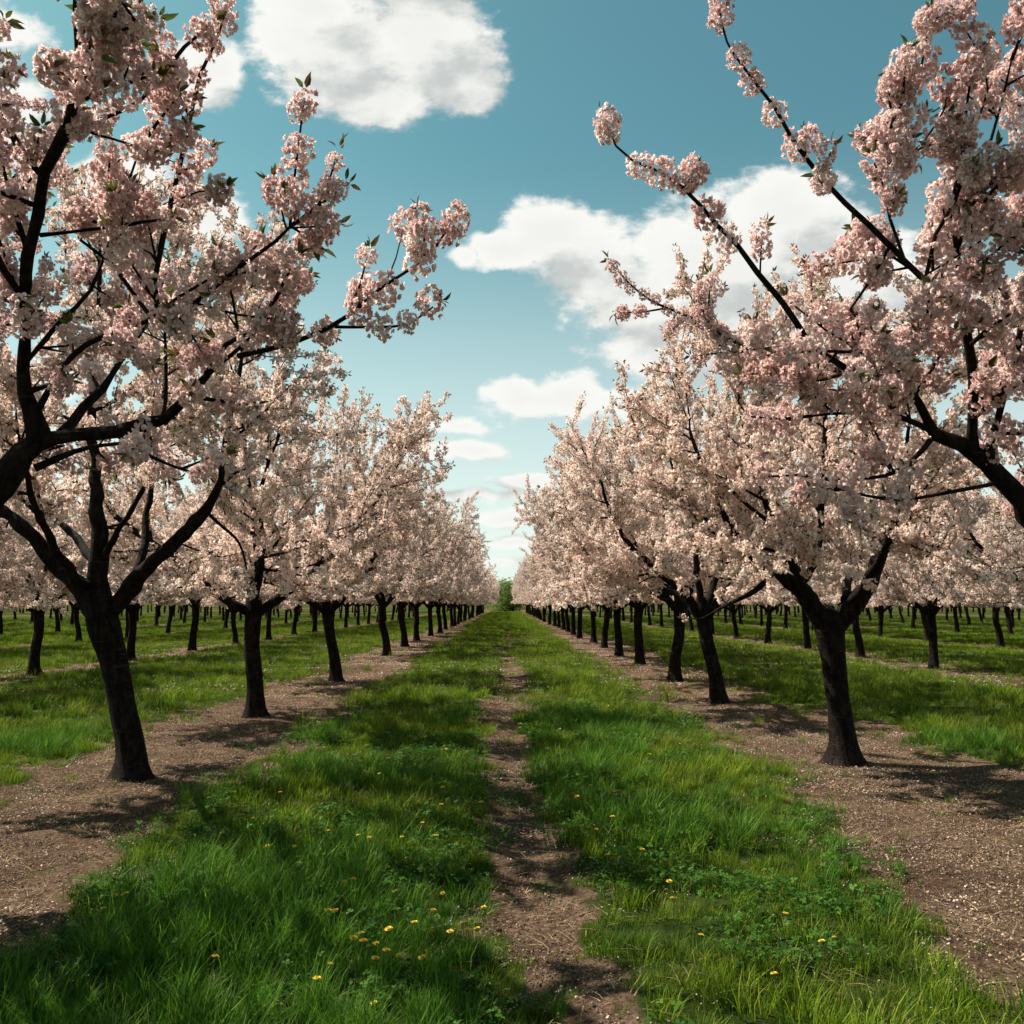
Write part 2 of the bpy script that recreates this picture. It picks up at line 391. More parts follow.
class Tree:
    def __init__(s, seed): 
        s.r = np.random.RandomState(seed); s.trunk = Wood(); s.wood = Wood(); s.cl = []; s.cs = []; s.lf = []; s.cone = 1.0; s.zmin = 1.62; s.minlen = 0
        s.sp = .062; s.thin = 1.0; s.size = 1.0; s.off = .035; s.leafp = .22; s.ls = 1.0
    def grow(s, p, d, length, up, wob, step):
        pts = [np.array(p, float)]; d = norm(np.array(d, float)); n = max(2, int(length / step))
        for i in range(n):
            d = norm(d + s.r.normal(size=3) * wob + np.array([0, 0, up + (.35 if pts[-1][2] < 1.68 else 0)])); pts.append(pts[-1] + d * (length / n))
        return np.array(pts)
    def flowers(s, pts, t0=0.0, gap=None, off=None, tip=True, size=1.0):
        gap = gap or s.sp; off = off or s.off
        seg = np.linalg.norm(np.diff(pts, axis=0), axis=1); L = seg.sum(); cum = np.r_[0, np.cumsum(seg)]
        x = L * t0 + gap * s.r.rand()
        while x < L:
            i = min(np.searchsorted(cum, x) - 1, len(seg) - 1); i = max(i, 0); f = (x - cum[i]) / seg[i]
            q = pts[i] * (1 - f) + pts[i + 1] * f
            o = s.r.normal(size=3); o = norm(o) * off * (.5 + .8 * s.r.rand())
            if q[2] > s.zmin:
                s.cl.append(q + o); s.cs.append(size * s.size * (.72 + .5 * s.r.rand()))
                if s.r.rand() < s.leafp: s.lf.append((q + o * 1.7, pts[i + 1] - pts[i]))
            x += gap * (.6 + .8 * s.r.rand())
        if tip:
            q = pts[-1]; s.cl.append(q + s.r.normal(size=3) * .006); s.cs.append(size * s.size * (.78 + .3 * s.r.rand()))
            s.lf.append((q + norm(pts[-1] - pts[-2]) * .03, norm(pts[-1] - pts[-2]) * 2.2)) 
    def side_dir(s, d, ang):
        d = norm(d); a = norm(np.cross(d, s.r.normal(size=3))); return norm(d * math.cos(ang) + a * math.sin(ang))
    def twig(s, p, d, L, r0=.006, up=.05, size=1.0):
        pts = s.grow(p, d, L, up, .13, .09)
        if pts[-1][2] < s.zmin: return
        s.wood.tube(pts, np.linspace(r0, .0022, len(pts)), 4, s.r); s.flowers(pts, .12, size=size)
    def branch(s, p, d, L, r0, up=.05, tw=.17, twl=.5, size=1.0):
        pts = s.grow(p, d, L, up, .10, .12); n = len(pts)
        rad = np.linspace(r0, .004, n); s.wood.tube(pts, rad, 5, s.r)
        s.flowers(pts, .3, size=size); s.laterals(pts, .12, tw, twl, size)
    def laterals(s, pts, t0, tw, twl, size=1.0, updn=.05, t1=1.0):
        seg = np.linalg.norm(np.diff(pts, axis=0), axis=1); L = seg.sum(); cum = np.r_[0, np.cumsum(seg)]; x = L * t0
        while x < L * t1:
            i = max(min(np.searchsorted(cum, x) - 1, len(seg) - 1), 0); f = (x - cum[i]) / seg[i]; q = pts[i] * (1 - f) + pts[i + 1] * f
            dd = s.side_dir(pts[i + 1] - pts[i], R(35 + 45 * s.r.rand()))
            s.twig(q, dd + np.array([0, 0, .12]), twl * (.45 + .9 * s.r.rand()), up=updn, size=size); x += tw * (.6 + .8 * s.r.rand())
    def limb(s, pts, rad, sides=9, b_gap=.34, b_len=1.25, t0=.25, tw=.17, twl=.5, up=.04, size=1.0, into=None, end=True, out=.0, centre=None, nend=2):
        """a main limb with second-order branches along it"""
        P_, R_ = resample(pts, rad, .07); R_ = R_ * s.thin; jt = s.r.normal(size=P_.shape); jt[1:-1] = (jt[:-2] + jt[1:-1] * 1.5 + jt[2:]) / 2.2; jt[0] = 0; P_ = P_ + jt * np.minimum(R_, .05)[:, None] * .22; R_ = R_ * (1 + .07 * s.r.normal(size=len(R_))); (into or s.wood).tube(P_, R_, sides, s.r, .10)
        seg = np.linalg.norm(np.diff(P_, axis=0), axis=1); L = seg.sum(); cum = np.r_[0, np.cumsum(seg)]; x = L * t0
        while x < L:
            i = max(min(np.searchsorted(cum, x) - 1, len(seg) - 1), 0); f = (x - cum[i]) / seg[i]; q = P_[i] * (1 - f) + P_[i + 1] * f
            dd = s.side_dir(P_[i + 1] - P_[i], R(40 + 35 * s.r.rand())); t = x / L
            if centre is not None:
                rad_out = q - centre; rad_out[2] = 0; dd = norm(dd + norm(rad_out) * out)
            dd[2] += .06
            bl = b_len * (.55 + .7 * s.r.rand()) * (1.15 - .45 * t)
            s.branch(q, dd, bl, min(R_[i] * .55, .024), up=up * (1 if s.r.rand() < .7 else -1.2), tw=tw, twl=twl, size=size); x += b_gap * (.6 + .8 * s.r.rand())
        if end:
            for k in range(nend):
                s.branch(P_[-1], norm(P_[-1] - P_[-4]) + s.r.normal(size=3) * .25, b_len * (.6 + .4 * s.r.rand()), max(R_[-1] * .8, .008), up=up, tw=tw, twl=twl, size=size)
        return P_
    def shoot(s, pts, r0, r1=.0028, gap=.085, t0=0., size=1.0, tw=0, twl=.2, off=.012):
        """long whippy shoot carrying single pompons"""
        P_, R_ = resample(pts, np.linspace(r0, r1, len(pts)), .05); s.wood.tube(P_, R_, 6, s.r, .05)
        s.flowers(P_, t0, gap, off, size=size)
        if tw: s.laterals(P_, max(t0, .1), tw, twl, size, .08, .85)
    def build(s, name, label, cat='tree', group=None, tpl=None, mat=None, base=None, per=3, leafL=.045):
        root = bpy.data.objects.new(name, None); scene.collection.objects.link(root); root.empty_display_size = .3
        tag(root, label, cat, group)
        base = np.zeros(3) if base is None else np.asarray(base)
        root.location = base; pieces = [link('trunk', s.trunk.mesh('trunk'), root), link('branches', s.wood.mesh('branches'), root),
            link('crown', blossom_mesh('crown', s.cl, s.cs, tpl, s.r, mat), root), link('leaves', leaf_mesh('leaves', s.lf, s.r, M_LEAF, leafL, per), root)]
        if np.abs(base).sum() > 0:
            for o in pieces: o.data.transform(__import__('mathutils').Matrix.Translation(-Vector(base)))
        print(name, 'clusters', len(s.cl), 'leaves', len(s.lf))
        return root

GROUP = 'blossoming trees planted in orchard rows'

def copy_tree(src, loc, rz, sc, label, lean=(0, 0)):
    r_ = src.copy(); scene.collection.objects.link(r_); r_.location = loc; r_.rotation_euler = (lean[0], lean[1], rz); r_.scale = (sc, sc, sc * (1))
    r_['label'] = label
    for ch in src.children:
        c = ch.copy(); scene.collection.objects.link(c); c.parent = r_
    return r_

# ------------------------------------------------------------------ generic orchard trees
def generic(seed, tpl=TPL_FAR, mat=M_PETAL_FAR):
    t = Tree(seed); r = t.r; t.size = 1.0; t.sp = .058; t.leafp = .5
    h = 1.35 + .2 * r.rand(); lean = r.normal(size=2) * .09
    top = np.array([lean[0], lean[1], h])
    tp, tr = resample([np.array([0, 0, -.08]), np.array([lean[0] * .2 + r.normal() * .02, lean[1] * .2, .45]), np.array([lean[0] * .7, lean[1] * .7 + r.normal() * .03, .95]), top, top + np.array([lean[0] * .1, 0, .22])],
                      [.122, .106, .100, .115, .07], .07)
    t.trunk.tube(tp, tr, 14, r, .10, True)
    nl = r.randint(4, 6); a0 = r.rand() * 6.28
    for k in range(nl):
        a = a0 + k * 6.283 / nl + r.normal() * .22; el = R(28 + 22 * r.rand()); reach = 1.78 + .35 * r.rand(); zt = 1.9 + .8 * r.rand()
        c, s_ = math.cos(a), math.sin(a); pts = [top - np.array([0, 0, .12])]
        for f, zz in ((.22, .12), (.5, .36), (.78, .68), (1.0, 1.0)):
            pts.append(top + np.array([c * reach * f + r.normal() * .07, s_ * reach * f + r.normal() * .07, zt * zz + r.normal() * .05]))
        t.limb(pts, [.070, .058, .042, .03, .016], 8, .21, 1.15, .22, .14, .48, centre=top, out=.45)
    pts = [top, top + np.array([.05, .03, .6]), top + np.array([r.normal() * .15, r.normal() * .15, 1.4]), top + np.array([r.normal() * .2, r.normal() * .2, 2.5])]
    t.limb(pts, [.065, .05, .035, .016], 8, .2, 1.25, .22, .14, .48, centre=top, out=.3)
    # low outward skirts
    for k in range(15):
        a = r.rand() * 6.28; c, s_ = math.cos(a), math.sin(a); z0 = top[2] + .22 + .6 * r.rand()
        q = np.array([lean[0] + c * .55, lean[1] + s_ * .55, z0]); t.branch(q, (c, s_, .12), 1.5 + .5 * r.rand(), .016, up=-.012, tw=.15, twl=.5)
    # whippy shoots over the crown
    for k in range(60):
        a = r.rand() * 6.28; q = .3 + 1.75 * math.sqrt(r.rand()); z0 = top[2] + 3.15 - .42 * q * q
        p0 = np.array([math.cos(a) * q, math.sin(a) * q, z0 - .4]); d = np.array([math.cos(a) * q * .28, math.sin(a) * q * .28, 1.]) + r.normal(size=3) * .12
        pp = t.grow(p0, d, .45 + .5 * r.rand() + (.35 if r.rand() < .2 else 0), .02, .08, .12)
        t.shoot(pp, .008, .003, .07, .05, .8, .09, .16)
    return t

variants = []
tail = GROUP
for k in range(5):
    variants.append(generic(100 + k))
variant_roots = [None] * 5

ORD = ['zeroth', 'first', 'second', 'third', 'fourth', 'fifth', 'sixth', 'seventh', 'eighth', 'ninth', 'tenth', 'eleventh', 'twelfth', 'thirteenth', 'fourteenth',
       'fifteenth', 'sixteenth', 'seventeenth', 'eighteenth', 'nineteenth', 'twentieth', 'twenty-first', 'twenty-second', 'twenty-third', 'twenty-fourth', 'twenty-fifth',
       'twenty-sixth', 'twenty-seventh', 'twenty-eighth', 'twenty-ninth', 'thirtieth', 'thirty-first', 'thirty-second', 'thirty-third', 'thirty-fourth', 'thirty-fifth']
placed = 0
def place(vi, x, y, rz, sc, label, lean=(0, 0)):
    global placed
    placed += 1
    loc = (x, y, float(hgt(np.array([x]), np.array([y]))[0]))
    if variant_roots[vi] is None:
        r_ = variants[vi].build('cherry_tree', label, 'tree', GROUP, TPL_FAR, M_PETAL_FAR, per=3)
        r_.location = loc; r_.rotation_euler = (lean[0], lean[1], rz); r_.scale = (sc, sc, sc); variant_roots[vi] = r_; return r_
    return copy_tree(variant_roots[vi], loc, rz, sc, label, lean)

rp = np.random.RandomState(11)
LEFT = [13.0, 18.95, 27.7, 33.3, 38.2, 43.5, 49.] ; LEFT += [54.2 + 4.9 * k for k in range(20)]
RIGHT = [14.8, 18.7, 23.6, 27.6, 32., 36.4, 41.]; RIGHT += [45.6 + 4.6 * k for k in range(23)]
special = {('L', 0): 'straight dark trunk in blossom, third tree of the row just left of the grass path',
           ('L', 1): 'leaning trunk blossom tree, fourth from the front just left of the grass path',
           ('R', 0): 'short thick trunk blossom tree, third from the front just right of the grass path'}
for side, xs, sx in (('L', LEFT, -1), ('R', RIGHT, 1)):
    word = 'left' if sx < 0 else 'right'
    for i, y in enumerate(xs):
        lab = special.get((side, i), 'pale blossoming tree, %s from the front in the row just %s of the grass path' % (ORD[i + 3], word))
        ln = (rp.normal() * .02, rp.normal() * .02)
        if (side, i) == ('L', 1): ln = (0, -.12)
        if (side, i) == ('R', 0): ln = (0, .10)
        place(rp.randint(5), sx * 3.52 + rp.normal() * .06, y, rp.rand() * 6.28, ((1.07 if i < 4 else 1.02 if i < 9 else .96) if sx < 0 else (1.04 if i < 5 else .97)) + rp.normal() * .035, lab, ln)
rows = [(1, 10.5, 16.5, 112, 4.9), (2, 17.5, 27, 118, 5.0), (3, 24.5, 39, 122, 5.0), (4, 31.5, 51, 126, 5.2), (5, 38.5, 63, 130, 5.4), (6, 45.5, 74, 134, 5.6)]
for k, rx, y0, y1, st in rows:
    for sx, word in ((-1, 'left'), (1, 'right')):
        ys = list(np.arange(y0, y1, st)); 
        if k == 1: ys = [15.5, 20.4, 25.6, 30.6] + list(np.arange(35.5, y1, st)) if sx < 0 else [16.8, 22.2, 26.8, 31.5] + list(np.arange(36.2, y1, st))
        for i, y in enumerate(ys):
            lab = 'blossoming tree, %s from the front in the %s row %s of the grass path' % (ORD[i + 1], ORD[k + 1], word)
            jx, jy = (rp.normal() * .12, rp.normal() * .35) if k > 1 else (0, 0)
            place(rp.randint(5), sx * rx + jx, y + jy, rp.rand() * 6.28, 1.0 + rp.normal() * .04, lab, (rp.normal() * .03, rp.normal() * .03))
print('generic trees', placed)

# ------------------------------------------------------------------ second trees of both inner rows, limbs read off the photograph
def second_left():
    t = Tree(21); t.sp = .052; t.leafp = .45; Y = 8.4; r = t.r
    G = P(130, 778, Y); q = lambda x, y, dy=0: P(x, y, Y + dy)
    tp, tr = resample([G + np.array([.02, 0, -.06]), q(131, 750), q(123, 710), q(113, 660), q(103, 625), q(98, 596), q(97, 575)], [.132, .122, .115, .120, .142, .12, .085], .06)
    t.trunk.tube(tp, tr, 18, r, .09, True)
    C = q(100, 560)
    L = lambda pts, rad, **k: t.limb(pts, rad, 10, k.pop('b_gap', .19), k.pop('b_len', 1.05), k.pop('t0', .46), .14, .46, centre=C, out=.35, **k)
    L([q(100, 618), q(80, 590), q(52, 558), q(22, 527, -.1), q(-4, 505, -.1), q(-50, 455, -.2), q(-95, 390, -.2)], [.095, .085, .075, .062, .052, .035, .018], t0=.62)
    L([q(99, 605), q(100, 560), q(98, 510), q(95, 470, .1), q(92, 400, .1), q(98, 320), q(100, 250)], [.11, .09, .062, .05, .038, .026, .016])
    L([q(108, 615), q(130, 585), q(160, 558, -.1), q(190, 530, -.1), q(207, 508, -.1), q(219, 484, 0), q(226, 440, .1), q(240, 370, .1), q(245, 300, .1)], [.085, .082, .070, .062, .05, .035, .025, .02, .012])
    L([q(95, 560), q(75, 535, .3), q(45, 512, .6), q(20, 495, .8), q(0, 440, 1.2)], [.05, .036, .03, .022, .014], t0=.7)
    L([q(130, 582), q(145, 548, .3), q(146, 515, .5), q(152, 485, .6), q(160, 420, .8), q(170, 330, 1.)], [.04, .036, .03, .024, .018, .012])
    L([q(102, 560), q(118, 530, -.3), q(135, 505, -.6), q(150, 470, -.9), q(165, 400, -1.3), q(165, 330, -1.5)], [.035, .026, .022, .02, .016, .01])
    L([q(90, 590), q(70, 570, -.5), q(40, 520, -1.), q(20, 450, -1.4)], [.05, .04, .03, .014], t0=.5)
    L([q(207, 512, -.1), q(225, 528), q(240, 545, .1), q(248, 575, .2)], [.018, .014, .011, .008], t0=.9, b_len=.4, end=False)
    for k in range(16):
        a = r.rand() * 6.28; w = .3 + 1.6 * math.sqrt(r.rand()); p0 = C + np.array([math.cos(a) * w, math.sin(a) * w, 3.0 - .3 * w * w])
        t.shoot(t.grow(p0, (math.cos(a) * .4, math.sin(a) * .4, 1), .5 + .5 * r.rand(), .02, .09, .12), .008, .003, .07, .05, .85, .09, .16)
    for k in range(0):
        a = -2 + r.rand() * 4; t.branch(C + np.array([math.cos(a) * .6, math.sin(a) * .5, .25]), (math.cos(a), math.sin(a), .1), 1.5, .014, up=-.01, tw=.15, twl=.45)
    return t.build('cherry_tree', 'blossoming tree, thick leaning dark trunk forking into three, nearest whole left trunk', 'tree', GROUP, TPL_NEAR, M_PETAL_FAR, base=G * np.array([1, 1, 0]), per=3)
second_left()

def second_right():
    t = Tree(22); t.sp = .052; t.leafp = .45; Y = 9.35; r = t.r
    G = P(844, 760, Y); q = lambda x, y, dy=0: P(x, y, Y + dy)
    tp, tr = resample([G + np.array([0, 0, -.06]), q(843, 735), q(838, 700), q(833, 660), q(829, 630), q(829, 612)], [.132, .122, .116, .122, .150, .10], .06)
    t.trunk.tube(tp, tr, 18, r, .09, True)
    C = q(835, 560)
    L = lambda pts, rad, **k: t.limb(pts, rad, 10, k.pop('b_gap', .19), k.pop('b_len', 1.1), k.pop('t0', .34), .14, .46, centre=C, out=.4, **k)
    L([q(827, 632), q(812, 606), q(796, 584, -.05), q(775, 570, -.1), q(748, 552, -.1), q(715, 500, -.2), q(690, 430, -.2)], [.11, .095, .085, .06, .045, .03, .015])
    L([q(831, 632), q(852, 606), q(868, 580), q(878, 558), q(890, 535), q(905, 505, .1), q(925, 440, .2), q(935, 350, .2)], [.10, .10, .085, .075, .055, .04, .028, .014])
    L([q(798, 586), q(810, 570, .1), q(820, 540, .3), q(822, 485, .4), q(825, 420, .4), q(820, 345, .3)], [.05, .046, .038, .032, .025, .013])
    L([q(815, 605), q(790, 560, -.7), q(765, 500, -1.1), q(745, 430, -1.3), q(735, 370, -1.4)], [.05, .045, .032, .024, .012])
    L([q(850, 605), q(880, 560, -.6), q(900, 500, -1.), q(910, 420, -1.2)], [.05, .042, .03, .014])
    L([q(845, 600), q(850, 560, .9), q(860, 490, 1.4), q(870, 400, 1.6)], [.05, .042, .03, .014])
    L([q(775, 572, -.1), q(755, 590, -.1), q(735, 600, 0), q(715, 612, .1)], [.03, .028, .022, .014], t0=.8, b_len=.5, end=False)
    for k in range(22):
        a = r.rand() * 6.28; w = .3 + 1.8 * math.sqrt(r.rand()); p0 = C + np.array([math.cos(a) * w, math.sin(a) * w, 2.55 - .3 * w * w])
        t.shoot(t.grow(p0, (math.cos(a) * .45, math.sin(a) * .45, 1), .5 + .5 * r.rand(), .02, .09, .12), .008, .003, .07, .05, .85, .09, .16)
    for k in range(9):
        a = math.pi * .7 + r.rand() * 3.; t.branch(C + np.array([math.cos(a) * .6, math.sin(a) * .5, .2]), (math.cos(a), math.sin(a), .1), 1.6, .014, up=-.012, tw=.15, twl=.45)
    return t.build('cherry_tree', 'blossoming tree, stout dark trunk splitting in a wide V, nearest whole right trunk', 'tree', GROUP, TPL_NEAR, M_PETAL_FAR, base=G * np.array([1, 1, 0]), per=3)
second_right()

# ------------------------------------------------------------------ foremost trees, pink pompons close to the camera
def front_left():
    t = Tree(31); t.sp = .128; t.size = 1.10; t.off = .015; t.leafp = .10; t.size = 1.0; r = t.r
    t.thin = .84; base = np.array([-3.55, 3.7, 0.]); fork = base + np.array([.22, -.02, 1.3])
    tp, tr = resample([base + np.array([0, 0, -.06]), base + np.array([.05, 0, .5]), base + np.array([.13, 0, 1.0]), fork, fork + np.array([.02, 0, .18])], [.20, .17, .16, .17, .10], .06)
    t.trunk.tube(tp, tr, 18, r, .09, True)
    q = P
    def L(pts, rad, **k): return t.limb(pts, rad, k.pop('sides', 12), k.pop('b_gap', .22) * 1.35, k.pop('b_len', .62) * .60, k.pop('t0', .2), .24, .13, up=.03, nend=1, **k)
    # great limb reaching into the picture
    L([fork, q(-130, 575, 3.55), q(-50, 528, 3.45), q(0, 487, 3.4), q(26, 456, 3.4), q(44, 438, 3.4)], [.11, .09, .076, .068, .058, .042], t0=.95, b_len=.3, end=False)
    # rising leader
    L([q(40, 440, 3.4), q(31, 415, 3.38), q(26, 370, 3.3), q(25, 310, 3.15), q(29, 256, 3.0), q(38, 212, 2.85), q(46, 172, 2.7), q(58, 148, 2.6), q(70, 122, 2.5), q(75, 95, 2.4)],
      [.055, .040, .028, .024, .024, .023, .021, .022, .020, .014], t0=.12, b_gap=.15, b_len=.55)
    L([q(74, 100, 2.4), q(77, 60, 2.35), q(75, 10, 2.3), q(78, -60, 2.25)], [.010, .0075, .0065, .004], sides=7, t0=.3, b_gap=.16, b_len=.3)
    L([q(88, 55, 2.35), q(90, 10, 2.3), q(92, -70, 2.2)], [.009, .008, .004], sides=7, t0=.1, b_gap=.16, b_len=.3)
    L([q(90, 62, 2.35), q(108, 38, 2.3), q(118, 5, 2.25), q(130, -50, 2.2)], [.007, .006, .005, .003], sides=6, t0=.2, b_gap=.18, b_len=.25)
    # long low limb to the right
    L([q(42, 442, 3.4), q(80, 436, 3.4), q(118, 431, 3.35), q(150, 423, 3.32), q(165, 420, 3.3), q(188, 396, 3.25), q(206, 374, 3.2)], [.040, .031, .028, .026, .023, .019, .015], t0=.55, b_gap=.2, b_len=.6)
    L([q(62, 434, 3.4), q(84, 406, 3.5), q(104, 388, 3.6), q(122, 360, 3.7), q(150, 320, 3.8)], [.028, .024, .02, .014, .009], t0=.4)
    L([q(118, 436, 3.35), q(150, 456, 3.3), q(187, 471, 3.25)], [.012, .009, .005], sides=7, t0=.9, b_len=.25, end=False)
    L([q(35, 468, 3.4), q(60, 457, 3.45), q(90, 447, 3.6), q(125, 443, 3.8)], [.02, .016, .012, .008], sides=7, t0=.6, b_len=.4)
    L([q(32, 418, 3.38), q(50, 385, 3.3), q(72, 357, 3.25), q(103, 337, 3.2), q(150, 320, 3.1)], [.016, .013, .012, .011, .011], sides=8, t0=.4, b_gap=.2, b_len=.5)
    L([q(150, 320, 3.1), q(183, 309, 3.05), q(215, 287, 3.0), q(247, 262, 2.95), q(275, 242, 2.9), q(290, 226, 2.9)], [.013, .012, .010, .008, .007, .006], sides=8, t0=.3, b_gap=.16, b_len=.42)
    L([q(158, 316, 3.1), q(155, 280, 3.1), q(160, 252, 3.05)], [.012, .010, .010], sides=7, t0=.2, b_gap=.15, b_len=.4, end=False)
    L([q(152, 318, 3.1), q(110, 262, 3.1), q(80, 240, 3.1), q(120, 200, 3.0), q(140, 150, 2.9)], [.010, .008, .007, .006, .004], sides=7, t0=.3, b_gap=.16, b_len=.45)
    L([q(40, 235, 3.0), q(78, 231, 3.0), q(122, 226, 3.0)], [.009, .007, .005], sides=6, t0=.5, b_len=.3)
    L([q(206, 374, 3.2), q(225, 345, 3.15), q(250, 330, 3.1), q(275, 300, 3.05)], [.015, .011, .009, .006], sides=7, t0=.1, b_gap=.16, b_len=.45)
    L([q(25, 300, 3.1), q(5, 270, 3.0), q(-20, 200, 2.9), q(-10, 120, 2.8)], [.016, .013, .010, .006], sides=7, t0=.1, b_gap=.18, b_len=.5)
    L([q(44, 178, 2.7), q(20, 150, 2.7), q(0, 110, 2.7), q(-20, 60, 2.6)], [.012, .01, .008, .005], sides=7, t0=.1, b_gap=.18, b_len=.45)
    L([q(60, 145, 2.6), q(100, 120, 2.65), q(140, 100, 2.7), q(165, 70, 2.7)], [.010, .008, .007, .005], sides=7, t0=.2, b_gap=.18, b_len=.4)
    L([q(28, 360, 3.3), q(60, 320, 3.3), q(90, 290, 3.3), q(110, 240, 3.3)], [.012, .010, .008, .005], sides=7, t0=.1, b_gap=.18, b_len=.5)
    # whippy shoots against the sky
    t.leafp = .12
    t.shoot([q(160, 252, 3.05), q(168, 215, 3.0), q(180, 165, 2.95), q(190, 120, 2.9), q(200, 75, 2.85), q(216, 42, 2.8), q(226, 8, 2.8)], .0105, .004, .085, .55, 1.05)
    t.laterals(np.array([q(165, 225, 3.), q(180, 165, 2.95), q(195, 100, 2.9)]), .0, .09, .22)
    t.shoot([q(290, 226, 2.9), q(293, 190, 2.88), q(298, 150, 2.85), q(304, 100, 2.82)], .006, .003, .085, .3, 1.0)
    t.shoot([q(299, 222, 2.9), q(318, 205, 2.88), q(328, 185, 2.88), q(336, 158, 2.86)], .005, .003, .13, .3, .95)
    t.shoot([q(286, 228, 2.9), q(281, 208, 2.9), q(276, 188, 2.9)], .004, .003, .12, .3, .8)
    t.shoot([q(238, 356, 3.15), q(285, 345, 3.1), q(330, 327, 3.08), q(362, 305, 3.05), q(382, 287, 3.0), q(412, 268, 2.98), q(436, 246, 2.95), q(453, 220, 2.95)], .010, .003, .15, .12, 1.1, .26, .10)
    t.shoot([q(335, 327, 3.08), q(375, 327, 3.05), q(410, 324, 3.0), q(433, 307, 2.98)], .006, .003, .14, .35, .95)
    t.shoot([q(350, 308, 3.06), q(360, 285, 3.05), q(367, 258, 3.03)], .005, .003, .12, .4, .9)
    t.shoot([q(385, 284, 3.0), q(396, 258, 3.05), q(403, 228, 3.05)], .0035, .002, .5, .9, 1.05)
    # rest of the crown, mostly unseen on the left, some limbs added for foreground shade
    t.sp = .10; t.leafp = .1
    C = fork + np.array([0, 0, .4])
    for a, rc, zt in ((2.6, 1.8, 2.4), (3.6, 1.8, 2.3), (-1.5, 1.5, 2.2), (1.75, 2.1, 2.0), (2.05, 2.2, 2.6), (2.3, 2.0, 1.5), (1.6, 1.5, 2.9)):
        c, s_ = math.cos(a), math.sin(a)
        t.limb([fork - np.array([0, 0, .1])] + [fork + np.array([c * rc * f, s_ * rc * f, zt * z]) for f, z in ((.25, .14), (.5, .36), (.8, .7), (1., 1.))], [.10, .08, .06, .04, .018], 8, .34, 1.0, .25, .20, .45, centre=C, out=.4)
    t.limb([fork, fork + np.array([.1, .1, .7]), fork + np.array([.25, .2, 1.6]), fork + np.array([.4, .2, 2.6])], [.10, .07, .045, .018], 8, .32, 1.0, .25, .2, .45)
    return t.build('cherry_tree', 'foremost left tree, heavy pink pompon blossom on dark limbs entering from the left edge', 'tree', GROUP, TPL_HERO, M_PETAL, base=base, per=5, leafL=.043)
front_left()

